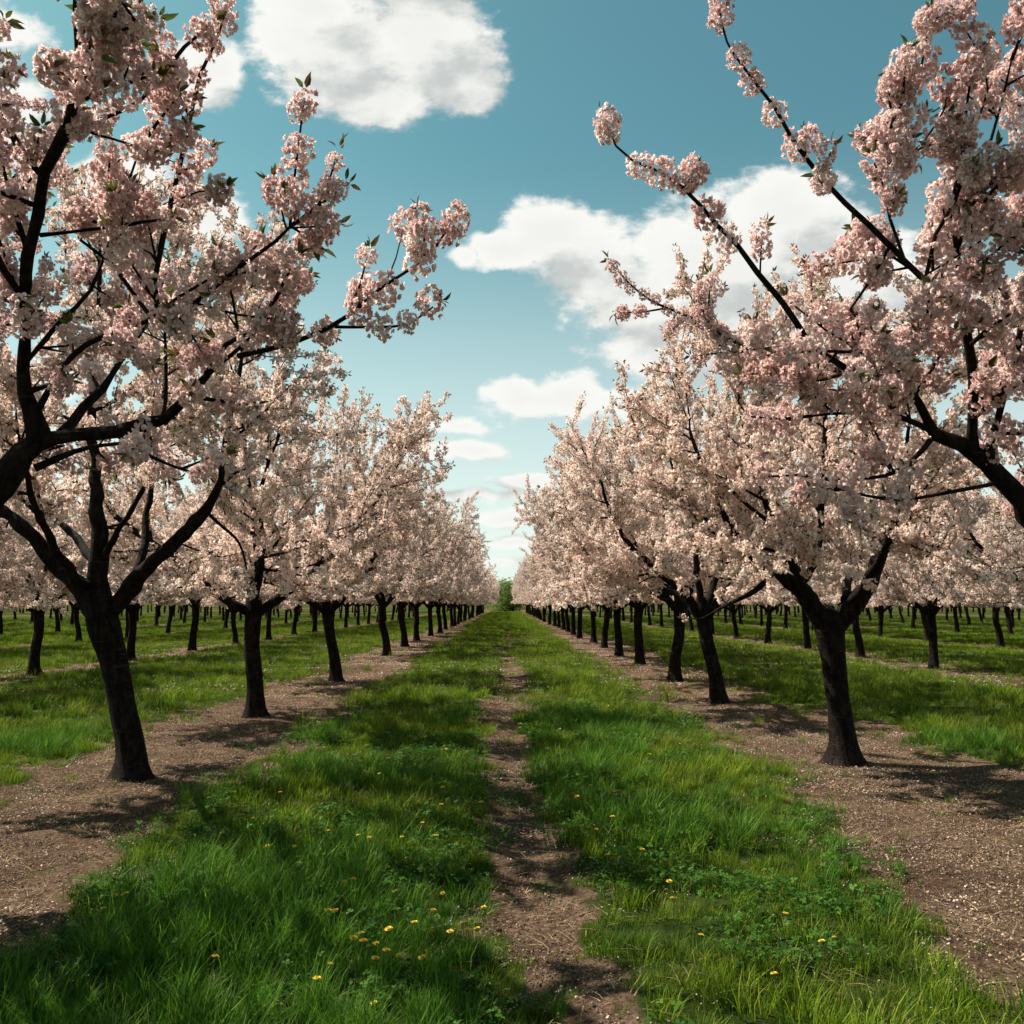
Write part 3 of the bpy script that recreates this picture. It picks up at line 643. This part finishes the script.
def front_right():
    t = Tree(32); t.sp = .128; t.size = 1.10; t.off = .015; t.leafp = .10; r = t.r
    t.thin = .86; base = np.array([3.65, 4.0, 0.]); fork = base + np.array([-.2, -.02, 1.3])
    tp, tr = resample([base + np.array([0, 0, -.06]), base + np.array([-.05, 0, .5]), base + np.array([-.12, 0, 1.0]), fork, fork + np.array([-.02, 0, .18])], [.19, .165, .155, .165, .10], .06)
    t.trunk.tube(tp, tr, 18, r, .09, True)
    q = P
    def L(pts, rad, **k): return t.limb(pts, rad, k.pop('sides', 12), k.pop('b_gap', .20) * 1.3, k.pop('b_len', .62) * .64, k.pop('t0', .2), .24, .14, up=.03, nend=1, **k)
    L([fork, q(1150, 600, 3.95), q(1075, 552, 3.85), q(1024, 503, 3.8), q(1000, 480, 3.8), q(984, 463, 3.8), q(960, 444, 3.78), q(934, 433, 3.75)], [.10, .085, .070, .058, .050, .044, .038, .030], t0=.85, b_len=.4, end=False)
    L([q(972, 448, 3.78), q(973, 400, 3.7), q(971, 360, 3.62), q(965, 325, 3.55), q(961, 285, 3.45), q(957, 250, 3.4), q(953, 210, 3.3), q(958, 170, 3.25)], [.030, .024, .022, .019, .015, .012, .010, .008], t0=.15, b_gap=.15, b_len=.55)
    L([q(934, 433, 3.75), q(921, 405, 3.7), q(905, 380, 3.65), q(888, 362, 3.6), q(873, 353, 3.55), q(845, 352, 3.5)], [.028, .020, .018, .014, .011, .007], t0=.3, b_gap=.18, b_len=.6)
    L([q(908, 384, 3.65), q(914, 360, 3.6), q(928, 334, 3.55), q(935, 300, 3.5)], [.012, .011, .010, .006], sides=7, t0=.4, b_gap=.18, b_len=.5)
    L([q(934, 433, 3.75), q(890, 414, 3.7), q(850, 413, 3.65), q(812, 416, 3.6)], [.018, .012, .009, .005], sides=8, t0=.3, b_gap=.2, b_len=.5)
    L([q(900, 416, 3.7), q(875, 392, 3.65), q(850, 372, 3.6), q(826, 356, 3.55), q(803, 333, 3.5)], [.018, .016, .015, .014, .013], t0=.1, b_gap=.17, b_len=.5, end=False)
    L([q(962, 292, 3.45), q(945, 290, 3.4), q(925, 281, 3.35), q(905, 262, 3.32), q(890, 246, 3.3)], [.014, .0135, .013, .0125, .012], sides=8, t0=.05, b_gap=.15, b_len=.45, end=False)
    L([q(957, 250, 3.4), q(972, 210, 3.3), q(985, 160, 3.25), q(1000, 110, 3.2), q(1012, 60, 3.15)], [.011, .010, .008, .006, .004], sides=7, t0=.05, b_gap=.14, b_len=.42)
    L([q(925, 281, 3.35), q(935, 235, 3.3), q(955, 200, 3.25), q(970, 150, 3.2)], [.010, .009, .008, .005], sides=7, t0=.05, b_gap=.14, b_len=.38)
    L([q(905, 262, 3.32), q(890, 220, 3.3), q(883, 185, 3.28), q(890, 150, 3.25)], [.008, .0075, .007, .005], sides=7, t0=.1, b_gap=.15, b_len=.36)
    L([q(984, 463, 3.8), q(1000, 420, 3.7), q(1015, 360, 3.6), q(1025, 290, 3.5), q(1035, 210, 3.4), q(1045, 130, 3.3)], [.022, .018, .015, .012, .009, .005], t0=.1, b_gap=.15, b_len=.55)
    L([q(972, 420, 3.7), q(1000, 395, 3.8), q(1030, 375, 3.9)], [.010, .009, .006], sides=7, t0=.1, b_gap=.16, b_len=.5)
    L([q(1010, 250, 3.5), q(1000, 225, 3.4), q(985, 200, 3.35)], [.010, .009, .006], sides=7, t0=.1, b_gap=.14, b_len=.4)
    L([q(890, 246, 3.3), q(870, 280, 3.4), q(850, 310, 3.5), q(880, 340, 3.5)], [.008, .007, .006, .005], sides=7, t0=.1, b_gap=.15, b_len=.4)
    L([q(930, 440, 3.75), q(900, 470, 3.7), q(870, 478, 3.6), q(830, 480, 3.5)], [.014, .012, .008, .005], sides=7, t0=.4, b_gap=.25, b_len=.45)
    L([q(1000, 482, 3.8), q(960, 490, 3.7), q(900, 500, 3.6), q(840, 490, 3.5)], [.012, .010, .008, .005], sides=7, t0=.6, b_gap=.25, b_len=.35)
    L([q(850, 372, 3.6), q(820, 380, 3.7), q(785, 372, 3.8), q(750, 350, 3.9)], [.012, .009, .008, .005], sides=7, t0=.1, b_gap=.16, b_len=.5)
    t.leafp = .12
    # two long arms against the sky
    t.shoot([q(803, 333, 3.5), q(783, 303, 3.48), q(757, 272, 3.45), q(738, 246, 3.42), q(718, 226, 3.4), q(700, 205, 3.38), q(682, 187, 3.36), q(655, 170, 3.34), q(632, 160, 3.3), q(616, 146, 3.28), q(606, 122, 3.25)], .013, .003, .145, .33, 1.12)
    t.shoot([q(683, 190, 3.36), q(690, 178, 3.36), q(694, 172, 3.36)], .004, .003, .5, .9, 1.1)
    t.shoot([q(760, 276, 3.45), q(761, 250, 3.45), q(763, 232, 3.45)], .004, .0025, .12, .5, .75)
    t.shoot([q(890, 246, 3.3), q(868, 224, 3.28), q(845, 203, 3.25), q(824, 180, 3.22), q(806, 158, 3.2), q(790, 135, 3.18), q(775, 108, 3.15), q(757, 85, 3.12), q(742, 65, 3.1), q(727, 42, 3.1), q(718, 2, 3.1)], .012, .003, .125, .42, 1.12)
    t.laterals(np.array([q(835, 192, 3.22), q(815, 168, 3.2), q(795, 142, 3.2)]), .0, .12, .10)
    t.shoot([q(885, 170, 3.26), q(893, 120, 3.22), q(915, 82, 3.2), q(924, 55, 3.18), q(929, 20, 3.15)], .007, .003, .075, .0, 1.0)
    t.shoot([q(929, 22, 3.15), q(945, 14, 3.15), q(960, 8, 3.15)], .003, .0025, .08, .0, .9)
    t.shoot([q(960, 160, 3.22), q(985, 100, 3.2), q(988, 52, 3.2)], .005, .003, .12, .55, .85)
    t.shoot([q(925, 140, 3.25), q(944, 110, 3.2), q(948, 84, 3.2)], .004, .003, .3, .9, 1.15)
    t.laterals(np.array([q(890, 160, 3.26), q(893, 120, 3.22), q(905, 98, 3.2)]), .0, .07, .13)
    t.shoot([q(845, 372, 3.7), q(800, 362, 3.8), q(770, 355, 3.9), q(738, 343, 4.), q(708, 325, 4.05), q(680, 313, 4.1), q(650, 300, 4.1), q(628, 282, 4.1), q(613, 265, 4.1)], .012, .003, .06, .35, .72, .12, .22)
    t.shoot([q(725, 338, 4.0), q(705, 318, 4.), q(700, 290, 4.)], .005, .003, .06, .2, .7)
    # remaining crown beyond the right edge
    t.sp = .10; t.leafp = .1
    C = fork + np.array([0, 0, .4])
    for a, rc, zt in ((.3, 1.8, 2.4), (-.7, 1.7, 2.3), (1.3, 1.7, 2.6), (-1.7, 1.4, 2.3)):
        c, s_ = math.cos(a), math.sin(a)
        t.limb([fork - np.array([0, 0, .1])] + [fork + np.array([c * rc * f, s_ * rc * f, zt * z]) for f, z in ((.25, .14), (.5, .36), (.8, .7), (1., 1.))], [.10, .08, .06, .04, .018], 8, .34, 1.0, .25, .20, .45, centre=C, out=.4)
    t.limb([fork, fork + np.array([-.1, .1, .7]), fork + np.array([-.25, .2, 1.6]), fork + np.array([-.4, .2, 2.6])], [.10, .07, .045, .018], 8, .32, 1.0, .25, .2, .45)
    return t.build('cherry_tree', 'foremost right tree, pink pompon blossom on long dark arms entering from the right edge', 'tree', GROUP, TPL_HERO, M_PETAL, base=base, per=5, leafL=.043)
front_right()

# ------------------------------------------------------------------ orchard continuing far away, one mass of blossom over dark trunks
def distant_orchard():
    t = Tree(55); r = t.r; w = Wood(); cl = []; cs = []
    for sx in (-1, 1):
        for k in range(24):
            x0 = sx * (10.5 + 7 * k)
            for y in np.arange(139 + 1.0 * r.rand(), 178, 5.5):
                x = x0 + r.normal() * .3; w.tube(np.array([[x, y, -.1], [x + r.normal() * .1, y, .8], [x + r.normal() * .2, y, 2.0]]), [.16, .12, .10], 6, r)
                n = 60; q = norm(r.normal(size=(n, 3))) * (r.rand(n, 1) ** .4); p = np.array([x, y, 3.6]) + q * np.array([2.5, 2.6, 2.15]); p = p[p[:, 2] > 1.75]
                cl += list(p); cs += list(5.0 + 3.5 * r.rand(len(p)))
    me_ = blossom_mesh('distant_orchard', cl, cs, TPL_FAR, r, M_PETAL_FAR)
    o = link('distant_orchard', me_); tag(o, 'far mass of blossoming orchard beyond the last countable rows', 'orchard', kind='stuff')
    tr_ = w.mesh('distant_trunks'); c = link('trunks', tr_, o); tag(c, kind='stuff')
distant_orchard()

# ------------------------------------------------------------------ green tree closing the lane
def end_tree():
    r = np.random.RandomState(77); w = Wood(); spots = []
    root = bpy.data.objects.new('green_tree', None); scene.collection.objects.link(root); root.location = (1.1, 166, 0); root.scale = (2.0, 1.6, 1.35)
    tag(root, 'round fresh green tree without blossom closing the far end of the path', 'tree')
    w.tube(np.array([[0, 0, -.1], [.05, 0, .8], [0, .05, 1.6], [.1, 0, 2.6], [.1, 0, 3.6]]), [.3, .24, .2, .12, .05], 10, r, .1)
    for k in range(34):
        a = r.rand() * 6.28; z = -.35 + 3.4 * r.rand() ** 1.2; L = 1.3 + .9 * r.rand()
        pts = np.array([[0, 0, z], [math.cos(a) * L * .5, math.sin(a) * L * .5, z + .4], [math.cos(a) * L, math.sin(a) * L, z + .9 + .4 * r.rand()]])
        w.tube(pts, [.07, .05, .02], 6, r)
        for j in range(150):
            f = .35 + .75 * r.rand(); c = pts[0] * (1 - f) + pts[2] * f + r.normal(size=3) * np.array([.42, .42, .38]); 
            if c[2] > .03: spots.append((c, r.normal(size=3)))
    link('trunk', w.mesh('trunk'), root); link('crown', leaf_mesh('crown', spots, r, M_BUSH, .16, 5), root)
end_tree()

# ------------------------------------------------------------------ ground cover (stuff): instanced tufts, petals, crumbs
def tuft(seed, nb, rad, H, W, lean=.55, segs=3):
    r = np.random.RandomState(seed); V = []; Q = []; T = []
    for i in range(nb):
        a = r.rand() * 6.28; q = rad * math.sqrt(r.rand()); p = np.array([math.cos(a) * q, math.sin(a) * q, -.01])
        h = H * (.45 + .75 * r.rand()); l = lean * (.3 + r.rand()); da = a + r.normal() * .9; d = np.array([math.cos(da), math.sin(da), 0])
        sd_ = np.array([-math.sin(da + r.normal() * .6), math.cos(da + r.normal() * .6), 0]); w = W * (.6 + .8 * r.rand()); b0 = len(V); tt = r.rand()
        for k in range(segs + 1):
            f = k / segs; c = p + np.array([0, 0, 1]) * h * f * (1 - .25 * l * f) + d * h * l * f * f; ww = w * (1 - f) ** .7 * .5 + .0003
            V += [c - sd_ * ww, c + sd_ * ww]
        for k in range(segs):
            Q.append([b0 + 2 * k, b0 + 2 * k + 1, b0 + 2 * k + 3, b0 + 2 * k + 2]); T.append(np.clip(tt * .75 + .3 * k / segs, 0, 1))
    return np.array(V), np.array(Q), np.array(T)

def clover_tuft(seed, n, rad, H, S):
    r = np.random.RandomState(seed); V = []; Q = []; T = []
    for i in range(n):
        a = r.rand() * 6.28; q = rad * math.sqrt(r.rand()); c = np.array([math.cos(a) * q, math.sin(a) * q, H * (.35 + .75 * r.rand())]); t0 = r.rand() * 6; nrm = norm(np.array([0, 0, 1.]) + r.normal(size=3) * .35)
        u = norm(np.cross(nrm, [1, .2, 0])); v = np.cross(nrm, u); tt = r.rand(); s = S * (.7 + .6 * r.rand())
        for k in range(3):
            th = t0 + k * 2.094; d = u * math.cos(th) + v * math.sin(th); e = u * -math.sin(th) + v * math.cos(th); b0 = len(V)
            V += [c, c + d * s * .55 - e * s * .45 + nrm * s * .15, c + d * s, c + d * s * .55 + e * s * .45 + nrm * s * .15]; Q.append([b0, b0 + 1, b0 + 2, b0 + 3]); T.append(tt)
        b0 = len(V); V += [np.array([c[0] * .8, c[1] * .8, -.01]), np.array([c[0] * .8 + .002, c[1] * .8, -.01]), c + np.array([.001, 0, 0]), c]; Q.append([b0, b0 + 1, b0 + 2, b0 + 3]); T.append(.2)
    return np.array(V), np.array(Q), np.array(T)

def scatter(name, label, cat, sources, pts, rot, scl, which):
    """one object: points carrying instances of small meshes"""
    col_ = bpy.data.collections.new(name + '_source')
    for i, me_ in enumerate(sources):
        o = bpy.data.objects.new('%s_%02d' % (name, i), me_); col_.objects.link(o)
    me_ = bpy.data.meshes.new(name); me_.vertices.add(len(pts)); me_.vertices.foreach_set('co', np.asarray(pts, np.float32).ravel())
    a = me_.attributes.new('rot', 'FLOAT_VECTOR', 'POINT'); a.data.foreach_set('vector', np.asarray(rot, np.float32).ravel())
    a = me_.attributes.new('scl', 'FLOAT', 'POINT'); a.data.foreach_set('value', np.asarray(scl, np.float32))
    a = me_.attributes.new('which', 'INT', 'POINT'); a.data.foreach_set('value', np.asarray(which, np.int32))
    o = link(name, me_); tag(o, label, cat, kind='stuff')
    ng = bpy.data.node_groups.new(name + '_scatter', 'GeometryNodeTree')
    ng.interface.new_socket('Geometry', in_out='INPUT', socket_type='NodeSocketGeometry'); ng.interface.new_socket('Geometry', in_out='OUTPUT', socket_type='NodeSocketGeometry')
    N = ng.nodes; gi = N.new('NodeGroupInput'); go = N.new('NodeGroupOutput'); ip = N.new('GeometryNodeInstanceOnPoints'); ci = N.new('GeometryNodeCollectionInfo')
    ci.inputs['Collection'].default_value = col_; ci.inputs['Separate Children'].default_value = True; ci.inputs['Reset Children'].default_value = True
    def attr(nm, ty):
        q = N.new('GeometryNodeInputNamedAttribute'); q.data_type = ty; q.inputs['Name'].default_value = nm; return [s for s in q.outputs if s.enabled and s.name == 'Attribute'][0]
    lk = ng.links.new; lk(gi.outputs[0], ip.inputs['Points']); lk(ci.outputs[0], ip.inputs['Instance']); ip.inputs['Pick Instance'].default_value = True
    lk(attr('which', 'INT'), ip.inputs['Instance Index'])
    e2r = N.new('FunctionNodeEulerToRotation'); lk(attr('rot', 'FLOAT_VECTOR'), e2r.inputs[0]); lk(e2r.outputs[0], ip.inputs['Rotation'])
    lk(attr('scl', 'FLOAT'), ip.inputs['Scale']); lk(ip.outputs[0], go.inputs[0])
    md = o.modifiers.new('scatter', 'NODES'); md.node_group = ng
    return o

rg = np.random.RandomState(5)
def pick(n_per_m2, x0, x1, y0, y1, dens, wedge=True):
    n = int(n_per_m2 * (x1 - x0) * (y1 - y0)); x = x0 + rg.rand(n) * (x1 - x0); y = y0 + rg.rand(n) * (y1 - y0)
    k = rg.rand(n) < dens(x, y)
    if wedge: k &= np.abs(x) < y * .66 + 1.5
    return x[k], y[k]
# grass tufts: 0-2 lush, 3-5 medium, 6-7 short, 8-9 far clumps
srcs = []
for i, (nb, rad, H, W) in enumerate([(46, .07, .23, .0050), (40, .06, .20, .0045), (50, .08, .19, .0050), (44, .08, .13, .0045), (40, .07, .11, .0040), (46, .09, .12, .0048),
                                     (40, .09, .06, .0040), (36, .08, .05, .0040), (46, .17, .13, .010), (46, .18, .11, .011)]):
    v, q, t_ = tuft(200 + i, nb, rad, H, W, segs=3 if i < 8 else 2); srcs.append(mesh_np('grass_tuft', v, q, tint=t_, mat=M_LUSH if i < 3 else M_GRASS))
X = []; Yv = []; W_ = []; S_ = []
def lush(x, y): return sst(fbm(x * .9, y * .8, 60), .34, .62) * sst(fbm(x * 2.5, y * 2.5, 63), .2, .5)
def tall(x, y): return np.clip(sst(y, 6.2, 4.2) * sst(x, -2.3, -1.6) * sst(x, .1, -.5) + .45 * sst(fbm(x * .8, y * .6, 66), .5, .66), 0, 1)
def add(x, y, w, s): X.append(x); Yv.append(y); W_.append(w); S_.append(s)
den = lambda x, y: np.maximum(.16 * sst(fbm(x * 1.7, y * 1.7, 120), .50, .68), sst(grassy(x, y) + (fbm(x * 6, y * 6, 70) - .5) * .8, .30, .75))
x, y = pick(150, -5.5, 5.5, 2.6, 12, lambda x, y: den(x, y))
tl = tall(x, y); cls = np.where(rg.rand(len(x)) < tl, 0, np.where(rg.rand(len(x)) < .6, 1, 2))
w = np.where(cls == 0, rg.randint(0, 3, len(x)), np.where(cls == 1, rg.randint(3, 6, len(x)), rg.randint(6, 8, len(x))))
add(x, y, w, (.65 + .55 * rg.rand(len(x))) * (.65 + .5 * lush(x, y)) * (.55 + .45 * grassy(x, y)))
x, y = pick(44, -17, 17, 12, 26, lambda x, y: den(x, y))
w = np.where(rg.rand(len(x)) < .4, rg.randint(3, 6, len(x)), rg.randint(6, 8, len(x))); add(x, y, w, (.9 + .6 * rg.rand(len(x))) * (.75 + .5 * lush(x, y)))
x, y = pick(26, -5.6, -14, 7, 12, lambda x, y: den(x, y)) if False else pick(40, -10, 10, 7, 12, lambda x, y: den(x, y) * (np.abs(x) > 5.4))
add(x, y, rg.randint(3, 8, len(x)), .9 + .6 * rg.rand(len(x)))
x, y = pick(14, -34, 34, 26, 55, lambda x, y: den(x, y)); add(x, y, rg.randint(8, 10, len(x)), .8 + .5 * rg.rand(len(x)))
x, y = pick(2.4, -50, 50, 55, 110, lambda x, y: den(x, y) * np.where(np.abs(x) < 4, 1., .6)); add(x, y, rg.randint(8, 10, len(x)), 1.1 + .6 * rg.rand(len(x)))
x, y = pick(5, -4, 4, 55, 160, lambda x, y: den(x, y)); add(x, y, rg.randint(8, 10, len(x)), 1.1 + .6 * rg.rand(len(x)))
x = np.concatenate(X); y = np.concatenate(Yv); n = len(x)
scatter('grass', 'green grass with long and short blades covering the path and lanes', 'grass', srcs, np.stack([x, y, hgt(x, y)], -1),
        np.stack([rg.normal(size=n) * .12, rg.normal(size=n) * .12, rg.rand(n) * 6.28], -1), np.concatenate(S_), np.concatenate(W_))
print('grass tufts', n)

# clover and low broad leaves
srcs = [mesh_np('clover_tuft', *clover_tuft(300 + i, 34, .09, .07, .010)[:2], tint=clover_tuft(300 + i, 34, .09, .07, .010)[2], mat=M_CLOVER) for i in range(3)]
srcs += [mesh_np('clover_tuft', *clover_tuft(310 + i, 22, .10, .09, .017)[:2], tint=clover_tuft(310 + i, 22, .10, .09, .017)[2], mat=M_CLOVER) for i in range(2)]
x, y = pick(50, -3, 3.2, 2.6, 14, lambda x, y: den(x, y) * sst(fbm(x * 1.3, y * 1.1, 80) + .12 * ((x > .3) & (x < 1.5)), .47, .62))
n = len(x)
scatter('clover', 'low dark clover and broad leaved weeds among the grass', 'ground cover', srcs, np.stack([x, y, hgt(x, y)], -1),
        np.stack([rg.normal(size=n) * .1, rg.normal(size=n) * .1, rg.rand(n) * 6.28], -1), .7 + .6 * rg.rand(n), rg.randint(0, 5, n))
# dry straw and sparse weeds on the soil
srcs = []
for i in range(3):
    v, q, t_ = tuft(330 + i, 9, .12, .06, .0035, lean=2.6, segs=2); v[:, 2] *= .35; v[:, 2] += .008; srcs.append(mesh_np('straw_wisp', v, q, tint=t_, mat=M_DRY))
for i in range(2):
    v, q, t_ = tuft(340 + i, 14, .05, .05, .0035, lean=.9, segs=2); srcs.append(mesh_np('straw_wisp', v, q, tint=t_, mat=M_GRASS))
x, y = pick(26, -6.5, 6.5, 2.6, 20, lambda x, y: 1 - .65 * grassy(x, y)); n = len(x)
scatter('straw', 'dry straw and small sparse weeds lying on the bare soil', 'straw', srcs, np.stack([x, y, hgt(x, y) + .002], -1), np.stack([np.zeros(n), np.zeros(n), rg.rand(n) * 6.28], -1),
        .6 + .8 * rg.rand(n), np.where(rg.rand(n) < .7, rg.randint(0, 3, n), rg.randint(3, 5, n)))
# fallen petals
def litter(seed, n, rad, S, mat, thick=0.0):
    r = np.random.RandomState(seed); V = []; Q = []; T = []
    for i in range(n):
        a = r.rand() * 6.28; q = rad * math.sqrt(r.rand()); c = np.array([math.cos(a) * q, math.sin(a) * q, .004 + .004 * r.rand()]); s = S * (.5 + r.rand())
        m_ = rand_rot(1, r)[0]; u = norm(m_[0] * np.array([1, 1, .35])); v = norm(np.cross(norm(np.array([0, 0, 1.]) + r.normal(size=3) * .3), u)); b0 = len(V); t_ = r.rand()
        if thick:
            w3 = np.cross(u, v) * thick * s; rr_ = [u * s * .5 * (.7 + .6 * r.rand()), v * s * .4 * (.7 + .6 * r.rand()), -u * s * .5 * (.7 + .6 * r.rand()), -v * s * .4 * (.7 + .6 * r.rand())]
            V += [c + k for k in rr_] + [c + w3 + k * .6 for k in rr_]
            Q += [[b0 + 4, b0 + 5, b0 + 6, b0 + 7]] + [[b0 + k, b0 + (k + 1) % 4, b0 + 4 + (k + 1) % 4, b0 + 4 + k] for k in range(4)]; T += [t_] * 5
        else:
            V += [c - u * s * .5, c + v * s * .4, c + u * s * .5 + np.array([0, 0, .15 * s]), c - v * s * .4]; Q.append([b0, b0 + 1, b0 + 2, b0 + 3]); T.append(t_)
    return mesh_np('litter', np.array(V), np.array(Q), tint=np.array(T), mat=mat)
srcs = [litter(350 + i, 22, .18, .015, M_FALLEN) for i in range(4)]
x1, y1 = pick(30, -7, 7, 2.6, 16, lambda x, y: (.25 + .75 * sst(fbm(x * 1.1, y * 1.1, 90), .42, .66)) * (1 - .8 * grassy(x, y)))
x2, y2 = pick(7, -14, 14, 16, 45, lambda x, y: (1 - .6 * grassy(x, y)))
x = np.r_[x1, x2]; y = np.r_[y1, y2]; n = len(x)
scatter('fallen_petals', 'pale fallen petals scattered over soil and grass', 'petals', srcs, np.stack([x, y, hgt(x, y) + .035 * (grassy(x, y) > .5)], -1), np.stack([np.zeros(n), np.zeros(n), rg.rand(n) * 6.28], -1),
        np.where(y > 16, 1.5, np.where(grassy(x, y) > .5, .6, .9)) * (.7 + .6 * rg.rand(n)), rg.randint(0, 4, n))
srcs = [litter(370 + i, 46, .15, .0095, M_CHIP, .35) for i in range(4)]
x, y = pick(55, -6, 6, 2.6, 15, lambda x, y: 1 - grassy(x, y)); n = len(x)
scatter('soil_crumbs', 'small brown clods and chips of bark on the bare soil', 'soil crumbs', srcs, np.stack([x, y, hgt(x, y)], -1), np.stack([np.zeros(n), np.zeros(n), rg.rand(n) * 6.28], -1),
        .6 + .8 * rg.rand(n), rg.randint(0, 4, n))

# ------------------------------------------------------------------ dandelions, each its own flower
def ground_at(px, py):
    d = _rot @ Vector(((px - 512) / F, (512 - py) / F, -1.0)); z = 0.0
    for _ in range(4):
        s = (z - CAMZ) / d.z; z = float(hgt(np.array([d.x * s]), np.array([d.y * s]))[0]) + .10
    return d.x * s, d.y * s
DAND = [(112,901),(102,910),(127,906),(340,886),(354,885),(340,908),(325,910),(377,935),(384,944),(350,941),(370,945),(429,913),(413,925),(425,953),(379,994),(315,981),(320,968),(455,939),
        (361,836),(446,747),(482,807),(306,772),(223,829),(386,707),(443,889),(338,893),(609,824),(591,852),(610,859),(636,850),(672,885),(700,928),(782,917),(780,979),(827,942),(835,935),(924,733),(607,707),(556,731),(646,737)]
_rd = np.random.RandomState(90)
DAND += [(int(200 + 290 * _rd.rand()), int(670 + 300 * _rd.rand() ** 1.2)) for _ in range(34)] + [(int(560 + 190 * _rd.rand()), int(680 + 220 * _rd.rand())) for _ in range(12)]
DAND = [d for d in DAND if 505 - d[0] < (d[1] - 603) * 1.35]
for _t in ('thirt', 'fort', 'fift', 'sixt', 'sevent'):
    if _t != 'thirt': ORD.append(_t + 'ieth')
    ORD.extend([_t + 'y-' + o for o in ORD[1:10]][(5 if _t == 'thirt' else 0):])
def dandelion_meshes(seed, h=.12):
    r = np.random.RandomState(seed); w = Wood(); pts = np.array([[0, 0, -.02], [r.normal() * .006, r.normal() * .006, h * .5], [r.normal() * .012, r.normal() * .012, h]])
    w.tube(pts, [.0028, .0024, .0022], 6, r); st = w.mesh('stalk'); st.materials.clear(); st.materials.append(M_STALK); c = pts[-1]
    V = []; T = []
    for ring, (n, l, el) in enumerate(((22, .019, .25), (18, .016, .6), (14, .012, 1.0), (9, .008, 1.35))):
        for k in range(n):
            a = 6.283 * (k + r.rand() * .5) / n; o = np.array([math.cos(a) * math.cos(el), math.sin(a) * math.cos(el), math.sin(el)]); s = np.array([-math.sin(a), math.cos(a), 0]) * .0026
            p0 = c + o * .002; p1 = c + o * l * (.85 + .3 * r.rand()); V += [p0 - s * .5, p1 - s, p1 + s, p0 + s * .5]; T.append(r.rand())
    return st, mesh_np('flower_head', np.array(V), np.arange(len(V)).reshape(-1, 4), tint=T, mat=M_YELLOW)
dm = [dandelion_meshes(400 + k, .10 + .02 * k) for k in range(4)]
spots = sorted([ground_at(*p) for p in DAND], key=lambda s: s[1]); cnt = {'left': 0, 'right': 0}
for i, (x, y) in enumerate(spots):
    side = 'left' if x < .1 else 'right'; cnt[side] += 1
    st, hd = dm[i % 4]
    root = bpy.data.objects.new('dandelion', None); scene.collection.objects.link(root); z = float(hgt(np.array([x]), np.array([y]))[0])
    root.location = (x, y, z); s = .70 + .35 * ((i * 37) % 10) / 10; root.scale = (s, s, s * .95); root.rotation_euler = (.1 * math.sin(i), -.25 * math.cos(i * 2), i * 1.3)
    tag(root, 'yellow dandelion in the grass %s of the worn track, %s nearest the camera' % (side, ORD[cnt[side]]), 'flower', 'yellow dandelions in the grass')
    link('stalk', st, root); link('flower_head', hd, root)
